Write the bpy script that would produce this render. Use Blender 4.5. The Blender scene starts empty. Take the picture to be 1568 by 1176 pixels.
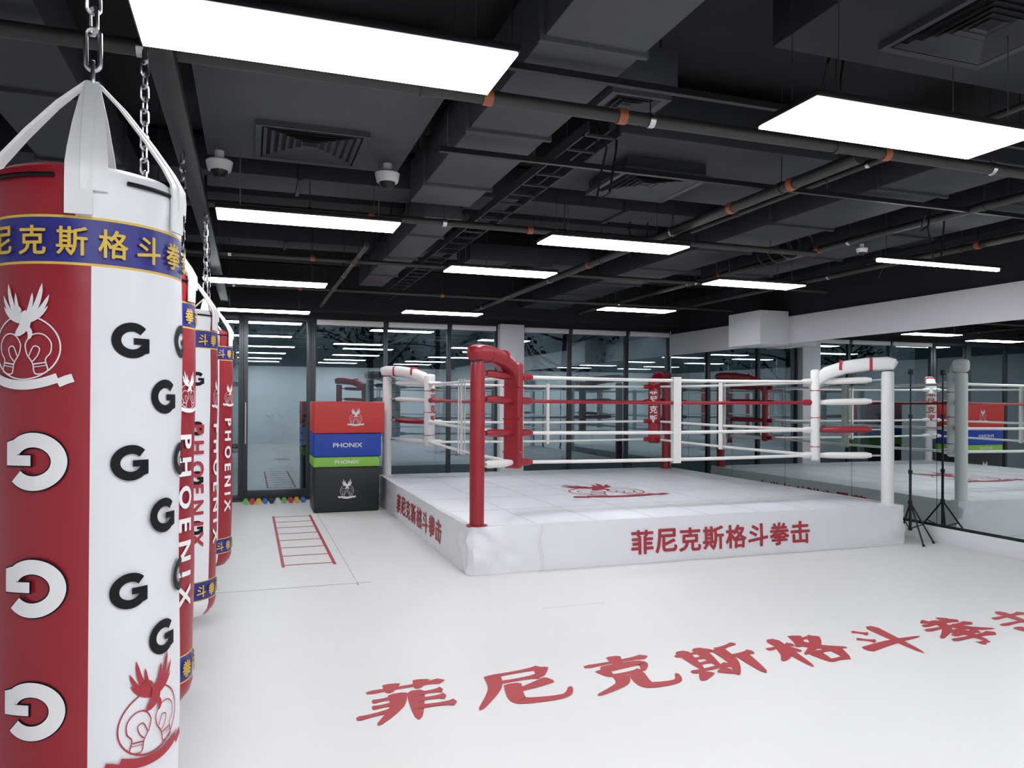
import bpy, bmesh, math, random
from mathutils import Vector, Matrix, noise
random.seed(4)
S=bpy.context.scene
S.view_settings.view_transform='Standard'
S.view_settings.look='None'
R=math.radians
# ---------------- materials ----------------
def mat(name,col,rough=.5,metal=0,bump=0,bscale=20,var=0,vscale=3,emit=0,spec=.5,coat=0):
    m=bpy.data.materials.new(name);m.use_nodes=True
    nt=m.node_tree;b=nt.nodes['Principled BSDF']
    b.inputs['Base Color'].default_value=(*col,1)
    b.inputs['Roughness'].default_value=rough
    b.inputs['Metallic'].default_value=metal
    b.inputs['Specular IOR Level'].default_value=spec
    b.inputs['Coat Weight'].default_value=coat
    tc=nt.nodes.new('ShaderNodeTexCoord')
    if var:
        n=nt.nodes.new('ShaderNodeTexNoise');n.inputs['Scale'].default_value=vscale;n.inputs['Detail'].default_value=4
        nt.links.new(tc.outputs['Object'],n.inputs['Vector'])
        r=nt.nodes.new('ShaderNodeMix');r.data_type='RGBA'
        r.inputs[6].default_value=(*[c*(1-var) for c in col],1)
        r.inputs[7].default_value=(*[min(1,c*(1+var)) for c in col],1)
        nt.links.new(n.outputs['Fac'],r.inputs[0]);nt.links.new(r.outputs[2],b.inputs['Base Color'])
    if bump:
        n=nt.nodes.new('ShaderNodeTexNoise');n.inputs['Scale'].default_value=bscale;n.inputs['Detail'].default_value=3
        nt.links.new(tc.outputs['Object'],n.inputs['Vector'])
        bp=nt.nodes.new('ShaderNodeBump');bp.inputs['Strength'].default_value=bump;bp.inputs['Distance'].default_value=.01
        nt.links.new(n.outputs['Fac'],bp.inputs['Height']);nt.links.new(bp.outputs['Normal'],b.inputs['Normal'])
    if emit:
        b.inputs['Emission Color'].default_value=(*col,1);b.inputs['Emission Strength'].default_value=emit
    return m
M_floor=mat('floor_mat',(.66,.645,.63),.42,bump=.12,bscale=3,var=.02,vscale=1.2,spec=.4)
M_white=mat('white_vinyl',(.71,.705,.725),.35,bump=.45,bscale=7,var=.03)
M_canvas=mat('canvas_white',(.73,.725,.765),.38,bump=.5,bscale=5,var=.04,vscale=2)
M_wpad=mat('white_pad',(.70,.695,.69),.4,bump=.3,bscale=14)
M_red=mat('red_vinyl',(.28,.010,.020),.36,bump=.25,bscale=12,var=.08)
M_redp=mat('red_print',(.36,.022,.035),.5)
M_redf=mat('red_floor_print',(.36,.022,.03),.5,var=.08,vscale=8)
M_wprint=mat('white_print',(.76,.75,.75),.5)
M_kprint=mat('black_print',(.005,.005,.006),.5,spec=.2)
M_blue=mat('blue_vinyl',(.020,.020,.20),.4,bump=.1)
M_blue2=mat('blue_foam_cover',(.010,.05,.38),.45,bump=.15)
M_green=mat('green_foam_cover',(.24,.52,.07),.45,bump=.15)
M_redb=mat('red_foam_cover',(.58,.04,.035),.45,bump=.15)
M_blackb=mat('black_foam_cover',(.008,.012,.014),.45,bump=.15)
M_yel=mat('yellow_print',(.66,.44,.05),.5)
M_black=mat('black_metal',(.012,.012,.014),.4,metal=.3)
M_frame=mat('window_frame_dark',(.040,.045,.05),.4,metal=.2)
M_steel=mat('steel_chain',(.55,.55,.56),.25,metal=1)
M_slab=mat('ceiling_black',(.008,.008,.011),.9,var=.3)
M_duct=mat('duct_grey',(.038,.041,.050),.6,bump=.3,bscale=4,var=.3,vscale=2)
M_duct2=mat('duct_dark',(.015,.017,.023),.65,bump=.3,bscale=4,var=.3,vscale=2)
M_pipe=mat('pipe_dark',(.024,.022,.022),.5,var=.2)
M_orange=mat('orange_clamp',(.30,.09,.03),.5)
M_wall=mat('wall_white_paint',(.69,.69,.71),.7,bump=.05,bscale=40)
M_wallk=mat('wall_black_paint',(.008,.008,.011),.8)
M_rope_w=mat('rope_white',(.72,.70,.67),.45)
M_seam=mat('seam_grey',(.34,.34,.34),.7)
M_seaml=mat('seam_light',(.48,.48,.52),.7)
M_asph=mat('outside_ground',(.07,.075,.08),.9,var=.3)
M_bark=mat('tree_bark',(.07,.06,.05),.9)
M_leaf=mat('foliage',(.05,.11,.045),.8,var=.5,vscale=6)
M_pot=mat('terracotta_pot',(.20,.09,.05),.8,var=.2)
M_rub=[mat('dumbbell_'+n,c,.5) for n,c in (('g',(.15,.5,.1)),('r',(.6,.05,.05)),('y',(.7,.45,.05)),('b',(.05,.15,.5)),('k',(.03,.03,.03)),('w',(.6,.6,.6)))]
M_led=mat('led_panel',(.93,.96,1),.5,emit=24)
def mirror_mat():
    m=bpy.data.materials.new('mirror_glass');m.use_nodes=True
    b=m.node_tree.nodes['Principled BSDF'];b.inputs['Base Color'].default_value=(.70,.75,.74,1)
    b.inputs['Metallic'].default_value=1;b.inputs['Roughness'].default_value=.0
    return m
M_mirror=mirror_mat()
def glass_mat():
    m=bpy.data.materials.new('window_glass');m.use_nodes=True;nt=m.node_tree
    nt.nodes.clear()
    o=nt.nodes.new('ShaderNodeOutputMaterial');mx=nt.nodes.new('ShaderNodeMixShader')
    t=nt.nodes.new('ShaderNodeBsdfTransparent');t.inputs[0].default_value=(.60,.66,.68,1)
    g=nt.nodes.new('ShaderNodeBsdfGlossy');g.inputs['Roughness'].default_value=.005;g.inputs[0].default_value=(.74,.88,.94,1)
    mx.inputs[0].default_value=.28
    nt.links.new(t.outputs[0],mx.inputs[1]);nt.links.new(g.outputs[0],mx.inputs[2]);nt.links.new(mx.outputs[0],o.inputs[0])
    return m
M_glass=glass_mat()
# ---------------- mesh builder ----------------
class MB:
    def __init__(s):
        s.bm=bmesh.new();s.mats=[]
    def mi(s,m):
        if m not in s.mats:s.mats.append(m)
        return s.mats.index(m)
    def add(s,vs,fs,m):
        i=s.mi(m) if not isinstance(m,list) else None
        V=[s.bm.verts.new(v) for v in vs]
        for k,f in enumerate(fs):
            try:
                F=s.bm.faces.new([V[j] for j in f]);F.material_index=i if i is not None else s.mi(m[k]);F.smooth=True
            except ValueError: pass
    def addbm(s,b,m,M=None):
        b.verts.index_update()
        vs=[(M@v.co if M else v.co.copy()) for v in b.verts]
        fs=[[v.index for v in f.verts] for f in b.faces]
        s.add(vs,fs,m);b.free()
    def box(s,x0,x1,y0,y1,z0,z1,m,bev=0,seg=2,M=None):
        b=bmesh.new();bmesh.ops.create_cube(b,size=1)
        for v in b.verts:
            v.co=Vector(((x0+x1)/2+v.co.x*(x1-x0),(y0+y1)/2+v.co.y*(y1-y0),(z0+z1)/2+v.co.z*(z1-z0)))
        if bev: bmesh.ops.bevel(b,geom=b.edges[:],offset=bev,segments=seg,affect='EDGES',profile=.5)
        s.addbm(b,m,M)
    def tube(s,pts,r,m,seg=8,closed=False,shape=None,cap=True,up=None):
        pts=[Vector(p) for p in pts];n=len(pts)
        rs=r if isinstance(r,(list,tuple)) else [r]*n
        vs=[];fs=[];prev=None
        for i,p in enumerate(pts):
            if closed: t=pts[(i+1)%n]-pts[i-1]
            else: t=pts[min(i+1,n-1)]-pts[max(i-1,0)]
            t.normalize()
            if prev is None:
                a=Vector(up) if up else (Vector((0,0,1)) if abs(t.z)<.9 else Vector((1,0,0)))
                u=(a-t*a.dot(t)).normalized()
            else: u=(prev-t*prev.dot(t)).normalized()
            prev=u;w=t.cross(u)
            for k in range(seg):
                an=2*math.pi*k/seg+ (math.pi/seg)
                c,sn=math.cos(an),math.sin(an)
                if shape:
                    a_,b_,e=shape
                    q=(abs(c)**e+abs(sn)**e)**(-1/e)
                    vs.append(p+(u*(c*q*b_)+w*(sn*q*a_))*rs[i])
                else: vs.append(p+(u*c+w*sn)*rs[i])
        N=n if closed else n-1
        for i in range(N):
            for k in range(seg):
                a=i*seg+k;b=i*seg+(k+1)%seg;c=((i+1)%n)*seg+(k+1)%seg;d=((i+1)%n)*seg+k
                fs.append([a,b,c,d])
        if cap and not closed:
            fs.append(list(range(seg))[::-1]);fs.append([(n-1)*seg+k for k in range(seg)])
        s.add(vs,fs,m)
    def cyl(s,p0,p1,r,m,seg=16): s.tube([p0,p1],r,m,seg)
    def lathe(s,prof,c,m,seg=32):
        vs=[];fs=[]
        for r,z in prof:
            for k in range(seg):
                a=2*math.pi*k/seg;vs.append((c[0]+r*math.cos(a),c[1]+r*math.sin(a),c[2]+z))
        for i in range(len(prof)-1):
            for k in range(seg):
                fs.append([i*seg+k,i*seg+(k+1)%seg,(i+1)*seg+(k+1)%seg,(i+1)*seg+k])
        s.add(vs,fs,m)
    def flat(s,vf,fn,m,lay=.00022):
        vs,fs=vf;out=[];e=1e-3
        for v in vs:
            x,y=v[0],v[1];L=v[2] if len(v)>2 else 0
            p=Vector(fn(x,y))
            if L:
                n=(Vector(fn(x+e,y))-p).cross(Vector(fn(x,y+e))-p).normalized();p=p+n*(L*lay)
            out.append(p)
        s.add(out,fs,m)
    def done(s,name,ang=35):
        me=bpy.data.meshes.new(name);s.bm.to_mesh(me);s.bm.free()
        for m in s.mats: me.materials.append(m)
        me.set_sharp_from_angle(angle=R(ang))
        o=bpy.data.objects.new(name,me);S.collection.objects.link(o);return o
# ---------------- 2D shapes (x,y,layer) ----------------
def text2d(body,w=None,h=None,bold=.0,sx=1):
    cu=bpy.data.curves.new('t','FONT');cu.body=body;cu.size=1;cu.resolution_u=3
    ob=bpy.data.objects.new('t',cu);S.collection.objects.link(ob)
    bpy.context.view_layer.update()
    dg=bpy.context.evaluated_depsgraph_get()
    me=bpy.data.meshes.new_from_object(ob.evaluated_get(dg))
    vs=[(v.co.x,v.co.y,0) for v in me.vertices];fs=[list(p.vertices) for p in me.polygons]
    bpy.data.objects.remove(ob);bpy.data.curves.remove(cu);bpy.data.meshes.remove(me)
    if not vs: return ([],[])
    if bold:
        V=[];F=[]
        for k in range(8):
            a=2*math.pi*(k+.5)/8;o=len(V)
            V+=[(x+bold*math.cos(a),y+bold*math.sin(a),k) for x,y,_ in vs];F+=[[i+o for i in f] for f in fs]
        vs,fs=V,F
    x0=min(v[0] for v in vs);x1=max(v[0] for v in vs);y0=min(v[1] for v in vs);y1=max(v[1] for v in vs)
    if w and h: kx=w/(x1-x0);ky=h/(y1-y0)
    elif w: kx=ky=w/(x1-x0)
    else: kx=ky=h/(y1-y0);kx*=sx
    return ([((x-(x0+x1)/2)*kx,(y-(y0+y1)/2)*ky,l) for x,y,l in vs],fs)
def slice2d(vf,step,axis=0):
    b=bmesh.new();V=[b.verts.new(v) for v in vf[0]]
    for f in vf[1]:
        try:b.faces.new([V[i] for i in f])
        except ValueError:pass
    lo=min(v[axis] for v in vf[0]);hi=max(v[axis] for v in vf[0]);p=lo+step
    no=Vector((1,0,0)) if axis==0 else Vector((0,1,0))
    while p<hi:
        bmesh.ops.bisect_plane(b,geom=b.verts[:]+b.edges[:]+b.faces[:],plane_co=no*p,plane_no=no);p+=step
    b.verts.index_update()
    r=([tuple(v.co) for v in b.verts],[[v.index for v in f.verts] for f in b.faces]);b.free();return r
def ribbon(pts,w):
    vs=[];fs=[];n=len(pts)
    for i,(x,y) in enumerate(pts):
        a=pts[max(i-1,0)];b=pts[min(i+1,n-1)];dx,dy=b[0]-a[0],b[1]-a[1];l=math.hypot(dx,dy) or 1
        ww=w[i] if isinstance(w,list) else w
        vs+= [(x-dy/l*ww/2,y+dx/l*ww/2),(x+dy/l*ww/2,y-dx/l*ww/2)]
    for i in range(n-1): fs.append([2*i,2*i+1,2*i+3,2*i+2])
    return vs,fs
def join2d(L):
    vs=[];fs=[]
    for k,(v,f) in enumerate(L):
        o=len(vs);vs+=[(q[0],q[1],k) for q in v];fs+=[[i+o for i in q] for q in f]
    return vs,fs
def arc(cx,cy,rx,ry,a0,a1,n=24): return [(cx+rx*math.cos(R(a0+(a1-a0)*i/n)),cy+ry*math.sin(R(a0+(a1-a0)*i/n))) for i in range(n+1)]
def bez(p,n=8):
    r=[]
    for i in range(n+1):
        t=i/n;r.append(tuple((1-t)**2*p[0][k]+2*t*(1-t)*p[1][k]+t*t*p[2][k] for k in (0,1)))
    return r
def crom(st,n=6):
    pts=[];P4=[st[0]]+list(st)+[st[-1]]
    for i in range(1,len(P4)-2):
        a,b_,c_,d=P4[i-1:i+3]
        for k in range(n):
            t=k/n
            pts.append(tuple(.5*((2*b_[j])+(-a[j]+c_[j])*t+(2*a[j]-5*b_[j]+4*c_[j]-d[j])*t*t+(-a[j]+3*b_[j]-3*c_[j]+d[j])*t**3) for j in (0,1)))
    pts.append(st[-1]);return pts
def logo(h):
    L=[]
    L.append(ribbon(arc(0,-.08,.38,.34,112,428,40),.016))
    def fe(a,b,c,w=.05,n=8): L.append(ribbon(bez((a,b,c),n),[w*(.25+1.1*math.sin(math.pi*min(1,(i/n)*.8+.12)))*(1 if i<n else .1) for i in range(n+1)]))
    for sg in (-1,1):
        fe((sg*.02,.2),(sg*.16,.30),(sg*.20,.60),.045);fe((sg*.02,.2),(sg*.18,.24),(sg*.27,.48),.04);fe((0,.2),(sg*.09,.30),(sg*.10,.50),.035);fe((0,.18),(sg*.16,.20),(sg*.26,.36),.03)
        T=lambda P,dy=0:[(sg*x,y+dy) for x,y in P]
        # boxing glove outline: fist, cuff, thumb and lace line
        L.append(ribbon(crom(T([(.05,-.16),(.03,-.05),(.10,.05),(.21,.06),(.29,-.02),(.29,-.13),(.24,-.21),(.26,-.33),(.14,-.36),(.11,-.25),(.05,-.16)])),.013))
        L.append(ribbon(crom(T([(.07,-.17),(.12,-.07),(.18,-.09),(.16,-.17),(.11,-.23)])),.012))
        L.append(ribbon(T([(.115,-.26),(.245,-.24)]),.014))
        L.append(ribbon(T([(.12,-.29),(.25,-.27)]),.008))
    fe((0,.30),(.10,.16),(-.10,.04),.09);fe((.02,.16),(.12,.08),(.06,.0),.04);fe((-.02,.3),(-.05,.36),(-.13,.34),.03)
    L.append(ribbon(bez(((-.36,-.40),(0,-.56),(.36,-.40)),16),.10))
    L.append(ribbon([(-.50,-.40),(-.44,-.42),(-.36,-.46)],.09));L.append(ribbon([(.50,-.40),(.44,-.42),(.36,-.46)],.09))
    vs,fs=join2d(L);k=h/1.12
    return [(x*k,y*k,l*.5) for x,y,l in vs],fs
def bigG(h,grow=0):
    w=.25+grow;g=grow/2
    L=[ribbon(arc(0,0,.415,.375,42-grow*60,330,44),w)]
    L.append(([(.04-g,.07+g),(.50+g,.07+g),(.50+g,-.11-g),(.04-g,-.11-g)],[[0,1,2,3]]))
    L.append(([(.28-g,.0),(.50+g,.0),(.50+g,-.33-g*.6),(.37,-.37-g),(.28-g,-.2)],[[0,1,2,3,4]]))
    vs,fs=join2d(L);return [(x*h,y*h,l) for x,y,l in vs],fs
CH='菲尼克斯格斗拳击'
BR={'菲':[[(1,8.2),(9.2,8.8)],[(3.6,9.9),(3.3,7.3)],[(6.8,10),(6.2,7.4)],[(4.1,7),(4,3.5),(2.2,-.3)],[(6,7.1),(6,-.4)],[(1.6,5.6),(4,5.9)],[(1.6,4),(4,4.3)],[(.2,1.9),(4,2.8)],[(6,6),(8.8,6.2)],[(6,4.4),(9,4.4)],[(6,2.6),(9.9,2.4)]],
'尼':[[(2,8.6),(8.2,9.2)],[(8.1,9.4),(7.5,6.4)],[(2.2,6.5),(7.6,6.8)],[(2.3,9),(2.0,5),(-.2,.2)],[(8.4,5.4),(6,4.3),(3.7,3.6)],[(4.1,5.8),(3.9,1.8),(5,.7),(8.8,.5),(10,2.6)]],
'克':[[(.8,8.1),(9.2,8.8)],[(5.1,10.3),(4.9,6.6)],[(2.5,6.7),(3,4.2)],[(2.5,6.6),(7.5,7),(7,4.4)],[(3,4.4),(7,4.7)],[(4.1,4.2),(3.4,1.9),(.0,-.1)],[(6,4.3),(5.9,1.2),(6.9,.3),(9.6,.4),(10.4,2.4)]],
'斯':[[(.2,8),(5.6,8.5)],[(1.6,9.6),(1.7,3)],[(4,9.8),(4,3)],[(1.7,6.4),(4,6.6)],[(1.7,4.8),(4,5)],[(0,2.7),(5.6,3.4)],[(1.9,2.3),(.2,.1)],[(3.5,2.4),(5,.6)],[(9.4,9.6),(6.1,8.2)],[(6.3,8.5),(6.2,4),(4.8,.0)],[(6.3,5.6),(10.2,6.1)],[(8.3,5.8),(8.2,-.6)]],
'格':[[(.1,6.7),(4.4,7.3)],[(2.5,10),(2.4,-.3)],[(2.4,6.6),(1.4,4.2),(-.1,2.6)],[(2.6,6.2),(4,4.6)],[(6.3,10),(5.6,7.8),(4.3,6)],[(5.8,8.4),(8.7,8.8)],[(8.6,9.0),(7,6),(3.7,3.4)],[(5.1,7.3),(7.3,5),(10.3,3.6)],[(5.2,3.7),(5.5,.2)],[(5.2,3.6),(8.6,3.9)],[(8.5,4.1),(8.1,.4)],[(5.4,.6),(8.3,.8)]],
'斗':[[(2.6,9.2),(4.2,7.6)],[(1.4,6.6),(3.3,4.9)],[(-.1,2.8),(5,3.9),(10.2,4.3)],[(6.3,10.2),(6.1,-.9)]],
'拳':[[(2.8,10),(3.8,8.7)],[(7,10.2),(6,8.7)],[(1.5,8.1),(8.4,8.6)],[(.4,6.5),(9.5,7)],[(4.9,9.6),(4,6.2),(.1,3.2)],[(5.6,7),(7.4,5),(10.3,3.7)],[(6.6,5.5),(3.2,4.7)],[(2.5,3.6),(7.4,3.9)],[(1,2.1),(9,2.5)],[(5,5),(5.3,.2)],[(5.3,.3),(3.5,-.1)]],
'击':[[(1.5,7.7),(8.6,8.3)],[(.2,5.1),(9.8,5.8)],[(5,10.2),(5,.9)],[(1.6,3.8),(1.8,.8)],[(1.6,.8),(8.6,1)],[(8.4,4),(8.4,.3)]]}
def brush(c,w,h,th=1.15):
    L=[]
    for si,st in enumerate(BR[c]):
        pts=crom(st,8);n=len(pts)-1
        horiz=abs(st[-1][0]-st[0][0])>abs(st[-1][1]-st[0][1])
        W=[]
        for i in range(n+1):
            t=i/n
            if horiz and len(st)==2: q=.95-.5*math.sin(math.pi*min(1,t*1.15))*.8+(.25 if t>.8 else 0)
            else: q=1.4-1.1*t**1.6
            if i==0:q*=.45
            if i==n:q*=.2
            W.append(th*q)
        L.append(ribbon(pts,W))
    vs,fs=join2d(L);return [((x-5)/10*w,(y-5)/10*h,l) for x,y,l in vs],fs
# ---------------- room ----------------
XL,XR,YB,YF,ZC=-2.2,7.0,-3.0,11.7,3.5
b=MB();b.box(XL-.2,XR+.2,YB-.2,YF+.2,-.1,0,M_floor);
fl=b.done('floor')
b=MB()
for x0,x1,y0,y1 in ((.839,.843,6.27,11.5),(-2.1,.95,6.268,6.272),(.83,.842,6.2,6.27)):
    b.box(x0,x1,y0,y1,.0005,.0022,M_seam)
b.box(2.0,2.5,5.1,5.103,.0002,.001,M_seaml)
b.done('trim_floor_seams')
b=MB();b.box(XL-.2,XR+.2,YB-.2,YF+.2,ZC,ZC+.15,M_slab);b.done('ceiling')
b=MB();b.box(XL-.15,XL,YB,YF,0,2.6,M_wall);b.box(XL-.15,XL,YB,YF,2.6,ZC,M_wallk);b.done('wall_left')
b=MB();b.box(XL,XR,YB-.15,YB,0,2.6,M_wall);b.box(XL,XR,YB-.15,YB,2.6,ZC,M_wallk);b.done('wall_behind')
b=MB();b.box(XR,XR+.15,YB,YF,0,2.67,M_wall);b.box(XR,XR+.15,YB,YF,2.67,ZC,M_wallk)
b.box(6.97,7.0,YB,YF,2.30,2.67,M_wall,.004);b.done('wall_right')
b=MB();b.box(6.5,6.97,8.57,9.28,2.28,2.74,M_wall,.006);b.done('trim_bulkhead')
b=MB();b.box(6.965,7.0,YB,YF,0,.17,M_wall,.004);b.done('baseboard_right')
b=MB();b.box(XL,XR,YF,YF+.2,2.73,ZC,M_wallk);b.box(XL,XR,YF+.0,YF+.2,0,.03,M_frame);b.done('wall_back')
b=MB();b.box(3.80,4.21,YF-.12,YF+.2,.03,2.73,M_wall,.005);b.done('column')
b=MB()
ys=[11.64,11.08,9.86,8.64,7.42,6.20,4.98,3.76,2.54]
for i in range(len(ys)-1):
    b.box(6.975,6.99,ys[i+1]+.003,ys[i]-.003,.20,2.30,M_mirror)
b.box(6.97,6.999,2.54,11.64,.17,.20,M_black)
b.box(6.992,6.999,2.54,11.64,.20,2.30,M_black)
b.done('wall_mirror',30)
edges=[(-2.2,-1.16),(-1.16,-.13),(-.13,.90),(.90,1.98),(1.98,2.99),(2.99,3.80),(4.21,5.08),(5.08,6.15),(6.15,7.0)]
for i,(a,c) in enumerate(edges):
    b=MB();f=.032;y0,y1=YF+.02,YF+.10
    isd=(i==2)
    b.box(a,a+f,y0,y1,.03,2.73,M_frame,.003);b.box(c-f,c,y0,y1,.03,2.73,M_frame,.003)
    b.box(a+f,c-f,y0,y1,.03,.10,M_frame,.003);b.box(a+f,c-f,y0,y1,2.67,2.73,M_frame,.003)
    b.box(a+f,c-f,YF+.055,YF+.060,.10,2.67,M_glass)
    if isd:
        b.box(a+.03,a+.10,y0-.01,y1,.05,2.69,M_frame,.003);b.box(c-.10,c-.03,y0-.01,y1,.05,2.69,M_frame,.003)
        b.box(a+.1,c-.1,y0-.01,y1,.05,.16,M_frame,.003)
        b.tube([(a+.07,YF-.005,.85),(a+.07,YF-.06,.85),(a+.07,YF-.06,1.45),(a+.07,YF-.005,1.45)],.013,M_steel,8)
    elif i>=3:
        b.box(a+.04,c-.04,YF-.03,YF+.02,2.62,2.70,M_wpad,.01)
    b.done('door_1' if isd else 'window_%d'%(i+1 if i<2 else i))
# outside
b=MB();b.box(-14,22,YF+.21,30,-.12,-.02,M_asph);b.done('ground_outside')
def bmat():
    m=mat('night_backdrop_glow',(.05,.06,.065),.9);nt=m.node_tree;B=nt.nodes['Principled BSDF']
    tc=nt.nodes.new('ShaderNodeTexCoord');n=nt.nodes.new('ShaderNodeTexNoise');n.inputs['Scale'].default_value=.45;n.inputs['Detail'].default_value=5
    r=nt.nodes.new('ShaderNodeValToRGB');r.color_ramp.elements[0].color=(.016,.022,.026,1);r.color_ramp.elements[1].color=(.13,.16,.18,1);r.color_ramp.elements[0].position=.3;r.color_ramp.elements[1].position=.72
    nt.links.new(tc.outputs['Object'],n.inputs['Vector']);nt.links.new(n.outputs['Fac'],r.inputs[0])
    nt.links.new(r.outputs[0],B.inputs['Emission Color']);B.inputs['Emission Strength'].default_value=1.7  # backdrop emits on its own: dim night light painted as mottled emission
    return m
b=MB();b.box(-14,24,26,26.5,-.02,12,bmat());b.done('glowing_building_backdrop')
for tx,ty,sd in ((2.2,14.5,1),(6.4,15.0,2),(10.5,15.2,3),(-1.0,16,5)):
    random.seed(sd);b=MB()
    b.tube([(tx,ty,-.03),(tx+.05,ty,1),(tx-.05,ty,2.2),(tx,ty,3.2)],[.09,.07,.06,.04],M_bark,8)
    for k in range(16):
        a=random.uniform(0,6.28);z=random.uniform(1.6,3.1);l=random.uniform(.9,1.7)
        p=[Vector((tx,ty,z))];d=Vector((math.cos(a),math.sin(a)*.6,random.uniform(.2,.7)))
        for q in range(5):
            p.append(p[-1]+d*l/5);d+=Vector((random.uniform(-.35,.35),random.uniform(-.3,.3),random.uniform(-.2,.2)))
        b.tube(p,[.03,.024,.018,.013,.009,.005],M_bark,5)
        for q in range(22):
            c=p[random.randint(2,5)]+Vector([random.uniform(-.2,.2) for _ in range(3)]);u=Vector([random.uniform(-.07,.07) for _ in range(3)]);w=Vector([random.uniform(-.07,.07) for _ in range(3)])
            b.add([c,c+u,c+u+w,c+w],[[0,1,2,3]],M_leaf)
    b.done('street_tree')
b=MB();b.tube([(4.3,18,-.02),(4.3,18,4.6),(4.3,17.8,4.9),(4.3,17.2,5.0)],[.07,.05,.04,.035],M_black,10)
b.box(4.15,4.45,16.7,17.25,4.95,5.05,M_black,.02);b.box(4.2,4.4,16.75,17.15,4.93,4.951,mat('added_tree_lamp_glow',(1,.93,.8),.5,emit=100));b.done('added_tree_lamp')  # pole lamp added out of view to light the trees and shrub
b=MB();random.seed(8);px,py=.52,13.0
b.lathe([(.001,0),(.14,0),(.20,.36),(.22,.36),(.22,.40),(.18,.40),(.17,.35),(.001,.35)],(px,py,-.02),M_pot,24)
for k in range(60):
    a=random.uniform(0,6.28);e=random.uniform(.1,1.0);L=random.uniform(.5,1.0);p=Vector((px,py,.33));q=Vector((math.cos(a)*L*.33*e*1.4,math.sin(a)*L*.33*e*1.4,L));m_=p+q*.5+Vector((0,0,.05))
    pts=[p,m_,p+q];b.tube(pts,[.006,.004,.002],M_bark,4)
    for j in range(7):
        c=p.lerp(p+q,random.uniform(.4,1));u=Vector((random.uniform(-1,1),random.uniform(-1,1),random.uniform(-.3,1))).normalized()*.10;w=Vector((random.uniform(-1,1),random.uniform(-1,1),random.uniform(-1,1))).normalized()*.025
        b.add([c,c+u*.5+w,c+u,c+u*.5-w],[[0,1,2,3]],M_leaf)
b.done('potted_shrub')
# ---------------- ceiling lights ----------------
def light(x0,y1,w=1.24,dp=.32,z=2.70):
    b=MB();y0=y1-dp;x1=x0+w
    b.box(x0,x1,y0,y1,z+.008,z+.035,M_black,.003)
    b.box(x0+.008,x1-.008,y0+.008,y1-.008,z,z+.009,M_led)
    for x in (x0+.15,x1-.15):
        for yy in (y0+.05,y1-.05): b.cyl((x,yy,z+.03),(x,yy,ZC),.0025,M_steel,5)
    b.done('ceiling_light_panel')
for x,y,w_ in ((-.36,2.85,1.24),(2.10,2.80,1.24),(-.22,5.44,1.19),(2.07,5.44,1.17),(1.70,6.93,1.04),(4.38,6.73,1.06),(-.46,8.40,1.22),(1.97,10.43,1.1),(4.33,9.13,1.03),(-.42,11.08,1.2),
            (4.75,2.80,1.24),(-.36,.2,1.24),(2.1,.2,1.24),(4.6,.2,1.24),(-.36,-1.8,1.24),(2.1,-1.8,1.24),(4.6,-1.8,1.24)):
    light(x,y,w_,.38 if y<3 else .32)
b=MB();b.box(5.05,6.45,5.07,5.10,2.70,2.725,M_led,.003);b.box(5.03,6.47,5.05,5.13,2.725,2.75,M_black)
for x in (5.15,6.2): b.cyl((x,5.09,2.74),(x,5.09,ZC),.003,M_black,5)
b.done('linear_batten_light')
# ---------------- ceiling services ----------------
def duct(x0,x1,y0,y1,z,h,m=M_duct,step=1.1,ax='y',name='air_duct',diff=None):
    b=MB();b.box(x0,x1,y0,y1,z,z+h,m,.006)
    if ax=='y':
        y=y0+step*.6
        while y<y1-.1:
            b.box(x0-.02,x1+.02,y,y+.03,z-.018,z+h+.02,m,.004);y+=step
    else:
        x=x0+step*.6
        while x<x1-.1:
            b.box(x,x+.03,y0-.02,y1+.02,z-.018,z+h+.02,m,.004);x+=step
    for x in (x0+.04,x1-.04):
        for y in (y0+.1,y1-.1): b.cyl((x,y,z+h-.01),(x,y,ZC),.005,M_pipe,5)
    if diff:
        cx,cy,s,dz=diff
        if dz: b.box(cx-s/2+.02,cx+s/2-.02,cy-s/2+.02,cy+s/2-.02,z-dz,z,M_duct2)
        zz=z-dz
        b.box(cx-s/2+.03,cx+s/2-.03,cy-s/2+.03,cy+s/2-.03,zz-.003,zz-.001,M_slab)
        nr=7 if s>.45 else 4
        for k in range(nr):
            a=s/2*(1-k/(nr+.3));wd=.035 if k==0 else .022
            zo=zz-.03+.003*k
            ai=a-wd
            o=[(cx-a,cy-a),(cx+a,cy-a),(cx+a,cy+a),(cx-a,cy+a)];n_=[(cx-ai,cy-ai),(cx+ai,cy-ai),(cx+ai,cy+ai),(cx-ai,cy+ai)]
            vs=[(p[0],p[1],zo) for p in o]+[(p[0],p[1],zo+(.004 if k==0 else .016)) for p in n_]
            fs=[[q,(q+1)%4,4+(q+1)%4,4+q] for q in range(4)]
            b.add(vs,fs,M_duct)
            if k==0:
                b.add([(p[0],p[1],zo) for p in o]+[(p[0],p[1],zz) for p in o],fs,M_duct)
    b.done(name)
duct(1.12,1.58,2.2,5.6,2.98,.30)
duct(1.28,1.58,5.8,9.6,2.93,.24,M_duct)
duct(-.28,.98,3.9,5.4,3.12,.25,M_duct,3,diff=(.35,4.95,.66,0))
duct(1.95,3.6,3.95,5.15,3.06,.28,M_duct2,3,diff=(2.55,4.6,.62,.07))
duct(2.3,4.8,1.7,2.95,3.16,.22,M_duct2,3,diff=(3.05,2.45,.62,0))
duct(1.62,1.95,3.2,3.6,3.0,.2,M_duct,3,diff=(1.78,3.4,.32,0),name='air_vent')
duct(4.0,4.6,3.35,11.2,2.95,.2,M_duct2)
duct(-1.9,6.8,6.05,6.5,3.2,.27,M_duct2,1.4,'x')
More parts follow.
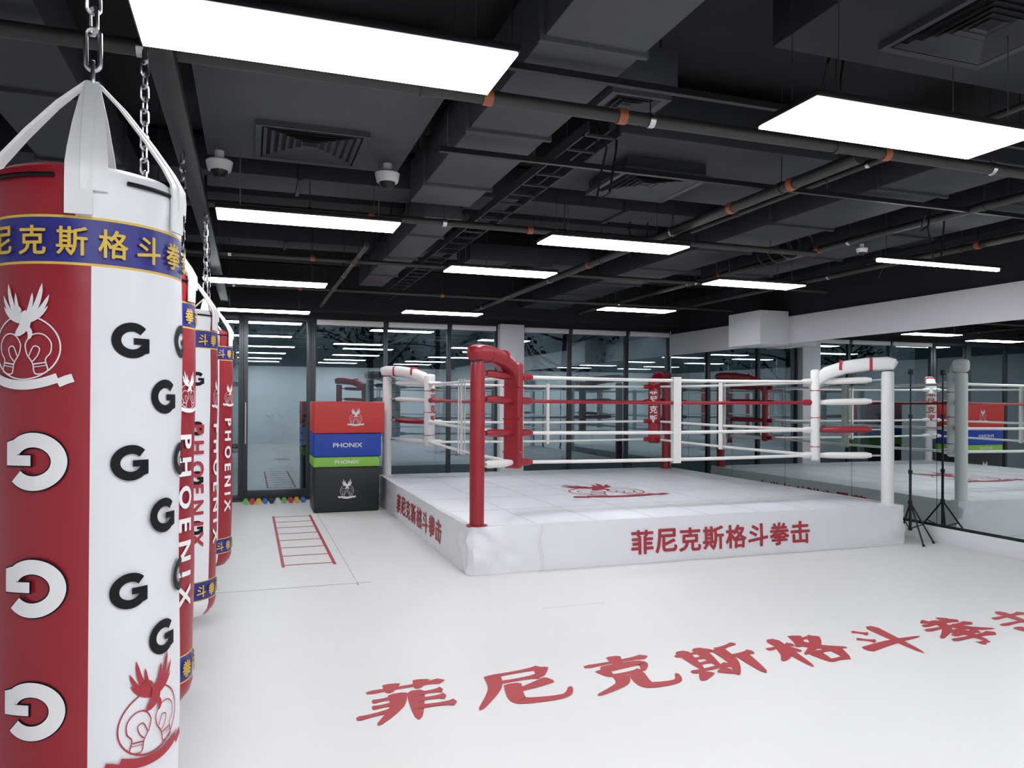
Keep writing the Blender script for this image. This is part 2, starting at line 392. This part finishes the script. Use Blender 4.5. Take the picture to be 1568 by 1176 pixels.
duct(-1.9,6.8,8.5,8.9,3.2,.27,M_duct2,1.4,'x')
duct(2.2,3.6,7.75,8.3,3.0,.18,M_duct2,3,diff=(2.9,8.02,.5,0))
duct(5.2,5.7,3.35,8.0,2.96,.2,M_duct2)
duct(-1.2,-.75,-1,10.5,2.93,.25,M_duct2)
for (y0,y1) in ((1.2,1.55),(7.0,7.3),(10.0,10.3)):
    b=MB();b.box(XL,XR,y0,y1,3.28,ZC,M_duct2 if y0<2 else M_slab,.01);b.done('ceiling_beam')
b=MB();b.box(XL,XR,11.35,11.69,2.80,3.45,M_wallk);b.done('trim_window_bulkhead')
def pipe(p0,p1,r,n=5,clamps=(),name='ceiling_pipe',m=M_pipe):
    b=MB();b.cyl(p0,p1,r,m,14);p0=Vector(p0);p1=Vector(p1);d=(p1-p0)
    for k in range(n):
        p=p0+d*((k+.5)/n);b.cyl(p,(p.x,p.y,ZC),.004,M_pipe,5)
        b.tube([p-d.normalized()*.015,p+d.normalized()*.015],r+.005,M_steel if k%2 else M_pipe,14)
    for t in clamps:
        p=p0+d*t;b.tube([p-d.normalized()*.022,p+d.normalized()*.022],r+.006,M_orange,14)
    b.done(name)
pipe((-2.1,3.27,2.87),(6.9,3.27,2.87),.032,8,(.192,.345,.42,.6))
pipe((-2.1,5.66,2.86),(4.9,5.66,2.86),.026,7,(.23,.42,.6))
pipe((3.19,3.34,2.86),(3.19,11.2,2.86),.036,6,(.07,.15,.3,.45))
pipe((5.0,3.4,2.92),(5.0,11.2,2.92),.03,6,(.3,.5))
pipe((.95,6.6,2.84),(.95,11.2,2.84),.022,4,(.2,.6))
pipe((-2.1,7.65,2.88),(6.8,7.65,2.88),.022,7,(.3,.5))
pipe((-2.1,9.6,2.86),(6.8,9.6,2.86),.022,7,(.3,.5))
pipe((3.8,-1,3.05),(3.8,6,3.05),.02,5)
pipe((6.1,1,2.9),(6.1,11,2.9),.03,6,(.4,))
for x0,y0,z in ((1.70,3.7,2.94),(6.35,1.5,3.0)):
    b=MB();
    for x in (x0,x0+.19): b.box(x,x+.012,y0,11.2,z,z+.06,M_duct2)
    y=y0+.05
    while y<11.1: b.box(x0,x0+.2,y,y+.02,z,z+.012,M_duct2);y+=.25
    for y in (4,6.7,9.3,11): b.cyl((x0+.006,y,z),(x0+.006,y,ZC),.005,M_pipe,5);b.cyl((x0+.196,y,z),(x0+.196,y,ZC),.005,M_pipe,5)
    b.done('cable_tray')
for y,z in ((1.65,2.95),(4.15,2.90),(3.05,2.92)):
    b=MB();b.box(1.0,6.0,y,y+.03,z,z+.03,M_black)
    for x in (1.05,3.7,5.9): b.cyl((x,y+.015,z+.02),(x,y+.015,ZC),.005,M_steel,5)
    b.done('strut_channel')
b=MB();random.seed(9)
for x,y,z0 in ((1.85,3.85,2.62),(2.75,3.1,2.9),(1.05,6.6,2.85),(4.8,4.4,2.8),(5.1,4.6,2.62),(3.4,6.4,2.75),(6.2,6.2,2.8)):
    p=[Vector((x,y,ZC))]
    for k in range(1,7): p.append(Vector((x+random.uniform(-.03,.03),y+random.uniform(-.03,.03),ZC+(z0-ZC)*k/6)))
    p.append(p[-1]+Vector((.08,0,.05)));p.append(p[-1]+Vector((.05,.02,.25)));p.append(Vector((p[-1].x+.03,y,ZC)))
    b.tube(p,.007,M_black,6)
for k in range(4):
    b.tube([(4.85+.03*k+.13*math.cos(a/3),5.8+.2*k,3.0+.12*math.sin(a/3)) for a in range(0,19)],.008,M_black,6)
b.tube([(4.95,5.8,3.05),(4.9,5.9,ZC)],.008,M_black,6)
b.done('ceiling_cables')
def cam(x,y,zt,k=1):
    z=zt-.16*k
    b=MB();b.lathe([(.055*k,0),(.05*k,-.02*k),(.03*k,-.042*k),(.001,-.048*k)],(x,y,z+.03*k),M_black,24)
    b.lathe([(.001,.0),(.07*k,.0),(.075*k,.01*k),(.085*k,.06*k),(.07*k,.072*k),(.001,.072*k)],(x,y,z+.03*k),M_wpad,24)
    b.cyl((x,y,z+.09*k),(x,y,zt),.03*k,M_wpad,12);b.done('dome_camera')
cam(-.20,5.30,3.12);cam(.88,5.19,3.12);cam(5.3,7.7,2.96,.6);cam(5.33,5.55,2.96,.6)
# ---------------- floor print ----------------
b=MB()
for i,c in enumerate(CH):
    v=brush(c,.51,.48,1.4)
    cx=.75+.612*i;cy=3.76
    def fn(x,y): return (cx+x+.16*y,cy+y+.06*x,.0015)
    b.flat(v,fn,M_redf)
b.done('floor_lettering')
b=MB()
for x in (.29,.74): b.box(x-.014,x+.014,7.05,10.15,.0008,.003,M_redf)
for k in range(8): b.box(.29,.74,7.12+.42*k,7.12+.42*k+.018,.001,.0034,M_redf)
b.done('agility_ladder')
# ---------------- boxing ring ----------------
rx0,rx1,ry0,ry1,H=1.81,6.55,6.27,11.0,.404
b=MB()
b.box(rx0+.01,rx1-.01,ry0+.01,ry1-.01,.0,H,M_canvas,.025,3)
for x in [rx0+.6*k for k in range(1,8)]: b.box(x,x+.006,ry0+.04,ry1-.04,H-.002,H+.0012,M_seaml)
for y in [ry0+.95*k for k in range(1,5)]: b.box(rx0+.04,rx1-.04,y,y+.006,H-.002,H+.0014,M_seaml)
cx,cy=(rx0+rx1)/2,(ry0+ry1)/2
b.flat(logo(1.35),lambda x,y:(cx-.1+x*1.0,cy-.25+y,H+.003),M_redp)
def skirtoff(s,z,side,L):
    e=min(s,L-s);w=math.exp(-e/.45)
    q=noise.noise(Vector((s*2.2+side*7,z*3,0)))*.012+.006*noise.noise(Vector((s*6,z*9,side)))
    q+=w*.036*noise.noise(Vector((s*8+side*3+z*9,z*5-s*4,2)))
    q+=.014*(1-z/H)
    return .030+q
def sidept(side,s,z,ex=0):
    W=rx1-rx0;D=ry1-ry0;L=W if side in(0,2) else D
    o=skirtoff(s,z,side,L)+ex
    if side==0: return Vector((rx0+s,ry0-o,z))
    if side==1: return Vector((rx1+o,ry0+s,z))
    if side==2: return Vector((rx1-s,ry1+o,z))
    return Vector((rx0-o,ry1-s,z))
loops=[]
for side in range(4):
    L=(rx1-rx0) if side in(0,2) else (ry1-ry0);n=int(L/.035)
    for i in range(n+1): loops.append((side,L*(i/n)))
Z=[.001+ (H+.004)*k/14 for k in range(14)]+[H+.006]
vs=[];fs=[]
for z in Z+['in']:
    for sd,s in loops:
        if z=='in':
            p=sidept(sd,s,H+.008);q=p.copy();q.x+= (.07 if p.x<cx else -.07);q.y+=(.07 if p.y<cy else -.07);q.z=H+.003;vs.append(q)
        else: vs.append(sidept(sd,s,min(z,H+.006)))
n=len(loops)
for i in range(len(Z)):
    for k in range(n): fs.append([i*n+k,i*n+(k+1)%n,(i+1)*n+(k+1)%n,(i+1)*n+k])
b.add(vs,fs,M_white)
vs=[];fs=[]
for k in range(9):
    z=.01+k*(H-.02)/8;dx=.05*math.sin(k*.9)*.3
    vs+=[sidept(0,.6+dx,z,.001),sidept(0,.62+dx,z,.014),sidept(0,.64+dx,z,.001)]
for k in range(8):
    for j in (0,1): fs.append([3*k+j,3*k+j+1,3*k+j+4,3*k+j+3])
b.add(vs,fs,M_white)
def side_text(side,s0,s1,zc,h):
    p=(s1-s0)/8
    for i,c in enumerate(CH):
        v=slice2d(text2d(c,w=p*.92,h=h,bold=.026),.05)
        b.flat(v,lambda x,y:sidept(side,s0+p*(i+.5)+x,zc+y,.005),M_redp)
side_text(0,3.31-rx0,5.34-rx0,.195,.225)
side_text(3,1.4,3.8,.2,.225)
side_text(1,1.3,3.5,.2,.225)
corners=[(rx0+.06,ry0+.06,1,1,M_red,M_wprint),(rx1-.10,ry0+.08,-1,1,M_wpad,M_redp),(rx0+.06,ry1-.08,1,-1,M_wpad,M_redp),(rx1-.10,ry1-.08,-1,-1,M_red,M_wprint)]
RZ=[1.724,1.494,1.19,.91];RM=[M_rope_w,M_red,M_rope_w,M_rope_w]
P={}
for (x,y,sx,sy,pm,tm) in corners:
    r=.064
    b.lathe([(.001,0),(r+.03,0),(r+.03,.012),(r,.014),(r,.25),(r*1.02,.7),(r,1.40),(r*.9,1.425),(.001,1.43)],(x,y,H),pm,28)
    px,py=x+.5*sx,y+.5*sy;P[(sx,sy)]=(px,py)
    d=Vector((sx,sy,0)).normalized();t=Vector((-d.y,d.x,0))
    p0=Vector((x,y,0));p1=Vector((px,py,0))
    A=[p0-d*.085+Vector((0,0,1.895)),p0-d*.065+Vector((0,0,1.905)),p0+Vector((0,0,1.915)),p0+d*.2+Vector((0,0,1.91)),p0+d*.42+Vector((0,0,1.88)),p0+d*.60+Vector((0,0,1.82)),p0+d*.70+Vector((0,0,1.74)),p0+d*.745+Vector((0,0,1.64))]
    b.tube(A,[.45,.85,1,1,1,1,.9,.7],pm,20,shape=(.082,.072,4),up=(0,0,1))
    for fr in (.16,.46):
        c0=p0+d*fr+Vector((0,0,1.91-.05*fr*fr*2));b.tube([c0-d*.015,c0+d*.015],1.0,M_redp if pm is M_wpad else M_red,20,shape=(.085,.075,4),up=(0,0,1))
    M=Matrix.Translation((px,py,0))@Matrix.Rotation(math.atan2(d.y,d.x),4,'Z')
    b.box(-.035,.06,-.09,.09,.85,1.86,pm,.03,3,M)
    for z in (1.0,1.32,1.62): b.box(-.037,.062,-.092,.092,z,z+.012,M_red if pm is M_red else M_redp,.004,1,M)
    for i,c in enumerate('菲尼克斯'):
        v=text2d(c,w=.12,h=.12,bold=.02);zc=1.66-.145*i
        b.flat(v,lambda a,q:M@Vector((.0635,a,zc+q)),tm)
    for i,z in enumerate(RZ):
        if pm is M_red: sm=M_red if i!=3 else M_rope_w
        else: sm=M_red if i==2 else M_rope_w
        q0=p0+d*.06+Vector((0,0,z+.02));q1=p1-d*.03+Vector((0,0,z))
        b.tube([q0,q0+(q1-q0)*.2],.012,M_steel,8)
        b.tube([q0+(q1-q0)*.15,q0+(q1-q0)*.25,q0+(q1-q0)*.8,q1],[.022,.036,.036,.026],sm,12)
        for tt in (Vector((sx,0,0)),Vector((0,sy,0))):
            c0=Vector((px,py,z));b.tube([c0-tt*.02,c0+tt*.04,c0+tt*.16,c0+tt*.20],[.03,.036,.034,.02],M_red if (i in(1,) or pm is M_red) else M_rope_w,12)
q=[P[(1,1)],P[(-1,1)],P[(-1,-1)],P[(1,-1)]]
for i in range(4):
    a=Vector((*q[i],0));c=Vector((*q[(i+1)%4],0));L=(c-a).length
    for z,m in zip(RZ,RM):
        pts=[a+(c-a)*(k/12)+Vector((0,0,z-.012*math.sin(math.pi*k/12))) for k in range(13)]
        b.tube(pts,.0175,m,10)
    u=(c-a).normalized();w=Vector((-u.y,u.x,0))
    for f in (.47,.5) if i==3 else (.5,):
        m_=a+(c-a)*f
        ang=math.atan2(u.y,u.x);M=Matrix.Translation((m_.x,m_.y,0))@Matrix.Rotation(ang,4,'Z')
        wd=.045 if i in(0,1) else .022
        b.box(-wd,wd,-.026,-.020,.865,1.745,M_rope_w,.002,1,M);b.box(-wd,wd,.020,.026,.865,1.745,M_rope_w,.002,1,M)
        b.box(-wd,wd,-.026,.026,1.742,1.748,M_rope_w,.002,1,M);b.box(-wd,wd,-.026,.026,.862,.868,M_rope_w,.002,1,M)
b.done('boxing_ring')
# ---------------- foam boxes ----------------
def foam(x0,x1,y0,y1,z0,z1,m,deco,name='foam_plyo_box'):
    b=MB();b.box(x0,x1,y0,y1,z0,z1,m,.02,3)
    for z in (z0+.018,z1-.018):
        b.tube([(x0+.012,y0+.004,z),(x1-.012,y0+.004,z),(x1-.004,y0+.012,z),(x1-.004,y1-.012,z),(x1-.012,y1-.004,z),(x0+.012,y1-.004,z),(x0+.004,y1-.012,z),(x0+.004,y0+.012,z)],.004,m,6,closed=True)
    c=(x0+x1)/2;zc=(z0+z1)/2
    for xx,vf,mm in deco: b.flat(vf,lambda a,q:(c+xx+a,y0-.002,zc+q),mm)
    b.done(name)
foam(.80,1.66,10.28,10.95,0,.60,M_blackb,[(0,logo(.26),M_wprint)])
foam(.79,1.66,10.27,10.95,.60,.735,M_green,[(0,text2d('PHONIX',h=.05,sx=1.25,bold=.02),M_wprint)])
foam(.79,1.68,10.26,10.95,.735,1.05,M_blue2,[(0,text2d('PHONIX',h=.06,sx=1.25,bold=.02),M_wprint)])
foam(.79,1.72,10.24,10.95,1.05,1.47,M_redb,[(.08,logo(.24),M_wprint)])
b=MB();random.seed(3)
for k in range(10):
    x=-.05+.088*k;m=M_rub[k%6]
    b.tube([(x,11.38,.033),(x,11.42,.033)],.038,m,6);b.tube([(x,11.52,.033),(x,11.56,.033)],.038,m,6);b.cyl((x,11.42,.033),(x,11.52,.033),.012,M_steel,8)
b.done('dumbbell_row')
# ---------------- tripod stand ----------------
b=MB();sx_,sy_=6.745,6.33
b.cyl((sx_,sy_,.12),(sx_,sy_,.75),.014,M_black,10);b.cyl((sx_,sy_,.75),(sx_,sy_,1.35),.011,M_black,10);b.cyl((sx_,sy_,1.35),(sx_,sy_,1.84),.008,M_black,10)
for z in (.42,.75,1.35): b.cyl((sx_,sy_,z-.02),(sx_,sy_,z+.02),.022,M_black,12)
b.cyl((sx_,sy_,.12),(sx_,sy_,.15),.02,M_black,10)
for a_ in (-115,60,-35):
    a=R(a_);f=Vector((sx_+.26*math.cos(a)*(1 if a_!=-35 else .65),sy_+.30*math.sin(a),.012));f.x=min(f.x,6.93)
    b.tube([(sx_,sy_,.42),f],.009,M_black,8);mid=Vector((sx_,sy_,.42)).lerp(f,.55);b.tube([(sx_,sy_,.135),mid],.006,M_black,6)
    b.lathe([(.001,0),(.014,0),(.014,.02),(.001,.03)],(f.x,f.y,0),M_black,10)
b.box(sx_-.02,sx_+.02,sy_-.02,sy_+.02,1.80,1.86,M_black,.005)
b.done('tripod_stand')
# ---------------- heavy bags ----------------
def bag(cx,cy,regions,collar,decals,rot=0):
    b=MB();r=.177;ac=math.atan2(-cy,-cx);zb,zt=.37,1.96
    Zs=[(.001,zb),(.09,zb+.005),(.14,zb+.02),(r-.01,zb+.055),(r,zb+.09)]
    z=zb+.09
    marks=sorted(set([.475,.48,.57,.575,1.755,1.76,1.845,1.85]+[.46+.06*k for k in range(1,24)]))
    pr=Zs+[(r+.0025*math.sin(m*9),m) for m in marks if m>z+.005]
    pr+=[(r+.001,1.90),(r-.001,1.925),(r-.006,1.945),(r-.02,1.955),(r-.03,1.945),(r-.035,1.90),(.001,1.895)]
    seg=120;vs=[];fs=[];ms=[]
    for rr,zz in pr:
        for k in range(seg):
            a=ac+2*math.pi*k/seg;w=1+ (.008*math.sin(a*9+zz*3) if zz>1.86 and rr>.1 else 0);vs.append((cx+rr*w*math.cos(a),cy+rr*w*math.sin(a),zz))
    def pick(ph,zm):
        if .475<zm<.575 or 1.755<zm<1.85:
            if zm<.48 or .57<zm<.575 or 1.755<zm<1.76 or 1.845<zm<1.85: return M_yel
            return M_blue
        src=collar if zm>1.85 else regions
        for a0,a1 in src:
            if a0<=ph<a1 or a0<=ph-360<a1: return M_red
        return M_white
    for i in range(len(pr)-1):
        zm=(pr[i][1]+pr[i+1][1])/2
        for k in range(seg):
            fs.append([i*seg+k,i*seg+(k+1)%seg,(i+1)*seg+(k+1)%seg,(i+1)*seg+k])
            ms.append(pick((k+.5)*360/seg,zm) if pr[i+1][0]>.14 else M_white)
    b.add(vs,fs,ms)
    def P(ph,zc,rot180=False,up=None,e=.0015):
        def f(x,y):
            if rot180: x,y=-x,-y
            if up: x,y=y,-x
            a=ac+R(ph)+x/r;return (cx+(r+e+.003)*math.cos(a),cy+(r+e+.003)*math.sin(a),zc+y)
        return f
    for vf,ph,z,kw,m in decals: b.flat(vf,P(ph,z,**kw),m)
    for i in range(16):
        v=slice2d(text2d(CH[i%8],w=.052,h=.056,bold=.018),.012);b.flat(v,P(-78+22.5*i,1.80),M_yel)
        v=slice2d(text2d(CH[i%8],w=.052,h=.06,bold=.018),.012);b.flat(v,P(-78+22.5*i,.525),M_yel)
    for a0 in (20,110,200,290):
        pts=[]
        for k in range(12):
            a=ac+R(a0+k*4.5);pts.append((cx+(r+.003)*math.cos(a),cy+(r+.003)*math.sin(a),1.925))
        b.tube(pts,.0045,M_kprint,6)
    for ph in (-3,64,-92,172):
        for off in (-4,4):
            a=ac+R(ph+off);n=Vector((math.cos(a),math.sin(a),0));t=Vector((-n.y,n.x,0))
            prof=[(.012,2.17),(.065,2.115),(.12,2.045),(.162,1.985),(r+.004,1.95),(r+.006,1.925),(r+.006,1.852)]
            if off>0: prof=prof[:-1]+[(r+.005,1.90)]
            pts=[Vector((cx,cy,0))+n*q+Vector((0,0,zz)) for q,zz in prof]
            vs=[];fs=[]
            for i,p in enumerate(pts):
                w=[.012,.017,.021,.023,.024,.024,.024][i]
                tt=(pts[min(i+1,6)]-pts[max(i-1,0)]).normalized();nn=t.cross(tt)
                for s1,s2 in ((-1,-1),(1,-1),(1,1),(-1,1)): vs.append(p+t*w*s1+nn*.0025*s2*(1+ (off>0)*.3))
            for i in range(6):
                for k in range(4): fs.append([4*i+k,4*i+(k+1)%4,4*i+4+(k+1)%4,4*i+4+k])
            fs+= [[0,1,2,3],[24,25,26,27]]
            b.add(vs,fs,M_wpad)
    def link(c,ang,hl=.029,hw=.014,wr=.0046):
        u=Vector((math.cos(ang),math.sin(ang),0));pts=[]
        for k in range(16):
            a=2*math.pi*k/16;zz=math.sin(a);xx=math.cos(a)
            pts.append(Vector(c)+u*xx*hw+Vector((0,0,zz*(hw)+(hl-hw)*(1 if zz>0 else -1))))
        b.tube(pts,wr,M_steel,6,closed=True)
    link((cx,cy,2.185),ac,.032,.018,.0045)
    link((cx,cy,2.245),ac+1.4,.045,.014,.005)
    z=2.305;k=0
    while z<2.76:
        link((cx,cy,z),ac+.5+ (k%2)*math.pi/2);z+=.045;k+=1
    b.cyl((cx,cy,2.74),(cx,cy,2.79),.007,M_steel,8)
    b.done('heavy_bag')
G1=lambda:slice2d(bigG(.071),.01)
G2=lambda:slice2d(bigG(.110),.012)
G3=lambda:slice2d(bigG(.110,.05),.012)
PH=lambda h=.62:slice2d(text2d('P H O E N I X',w=h,h=.07,bold=.035),.012,1)
D=[(G1(),23.5,z,{},M_kprint) for z in (1.615,1.372,1.118)]+[(G1(),49,z,{},M_kprint) for z in (1.504,1.258,1.006)]+[(G1(),72,z,{},M_kprint) for z in (1.624,1.37,1.12)]
D+=[(G3(),-31,z,{'rot180':True,'e':.0005},M_kprint) for z in (1.379,1.139,.907,.675)]
D+=[(G2(),-31,z,{'rot180':True,'e':.0025},M_wprint) for z in (1.379,1.139,.907,.675)]
D+=[(slice2d(logo(.20),.012),-38,1.61,{},M_wprint),(slice2d(logo(.215),.012),40,.86,{},M_redp)]
bag(-.322,1.82,[(-100,0),(95,180)],[(-90,-8),(95,180)],D)
def D2(ph):
    return [(PH(),ph,1.06,{'up':True},M_wprint),(slice2d(logo(.15),.012),ph+5,1.52,{},M_wprint)]+[(G1(),ph-45,z,{},M_kprint) for z in (1.6,1.35,1.1,.85)]
bag(-.372,3.06,[(30,100),(-150,-60)],[(30,100)],D2(52))
bag(-.34,4.28,[(50,120),(-120,-40)],[(50,120)],D2(70)+[(PH(),26,1.06,{'up':True},M_redp)])
bag(-.29,5.5,[(30,100),(-150,-60)],[(30,100)],D2(55))
bag(-.33,6.7,[(0,90),(-180,-90)],[(0,90)],D2(50))
b=MB();b.box(-.38,-.28,.8,10.8,2.79,2.84,M_black,.004)
for y in (1,3.6,6.2,8.8,10.6): b.cyl((-.33,y,2.83),(-.33,y,ZC),.012,M_black,8)
b.done('bag_hanging_rail')
# ---------------- world + camera ----------------
w=bpy.data.worlds.new('night');S.world=w;w.use_nodes=True
w.node_tree.nodes['Background'].inputs[0].default_value=(.25,.32,.42,1);w.node_tree.nodes['Background'].inputs[1].default_value=.12
c=bpy.data.cameras.new('camera');co=bpy.data.objects.new('camera',c);S.collection.objects.link(co)
c.sensor_width=36;c.lens=1160/1568*36;c.clip_start=.05;c.shift_y=.0121
co.matrix_world=Matrix.Translation((0,0,1.5))@Matrix.Rotation(R(-19.07),4,'Z')@Matrix.Rotation(R(90+.3),4,'X')@Matrix.Rotation(R(.3),4,'Z')
S.camera=co
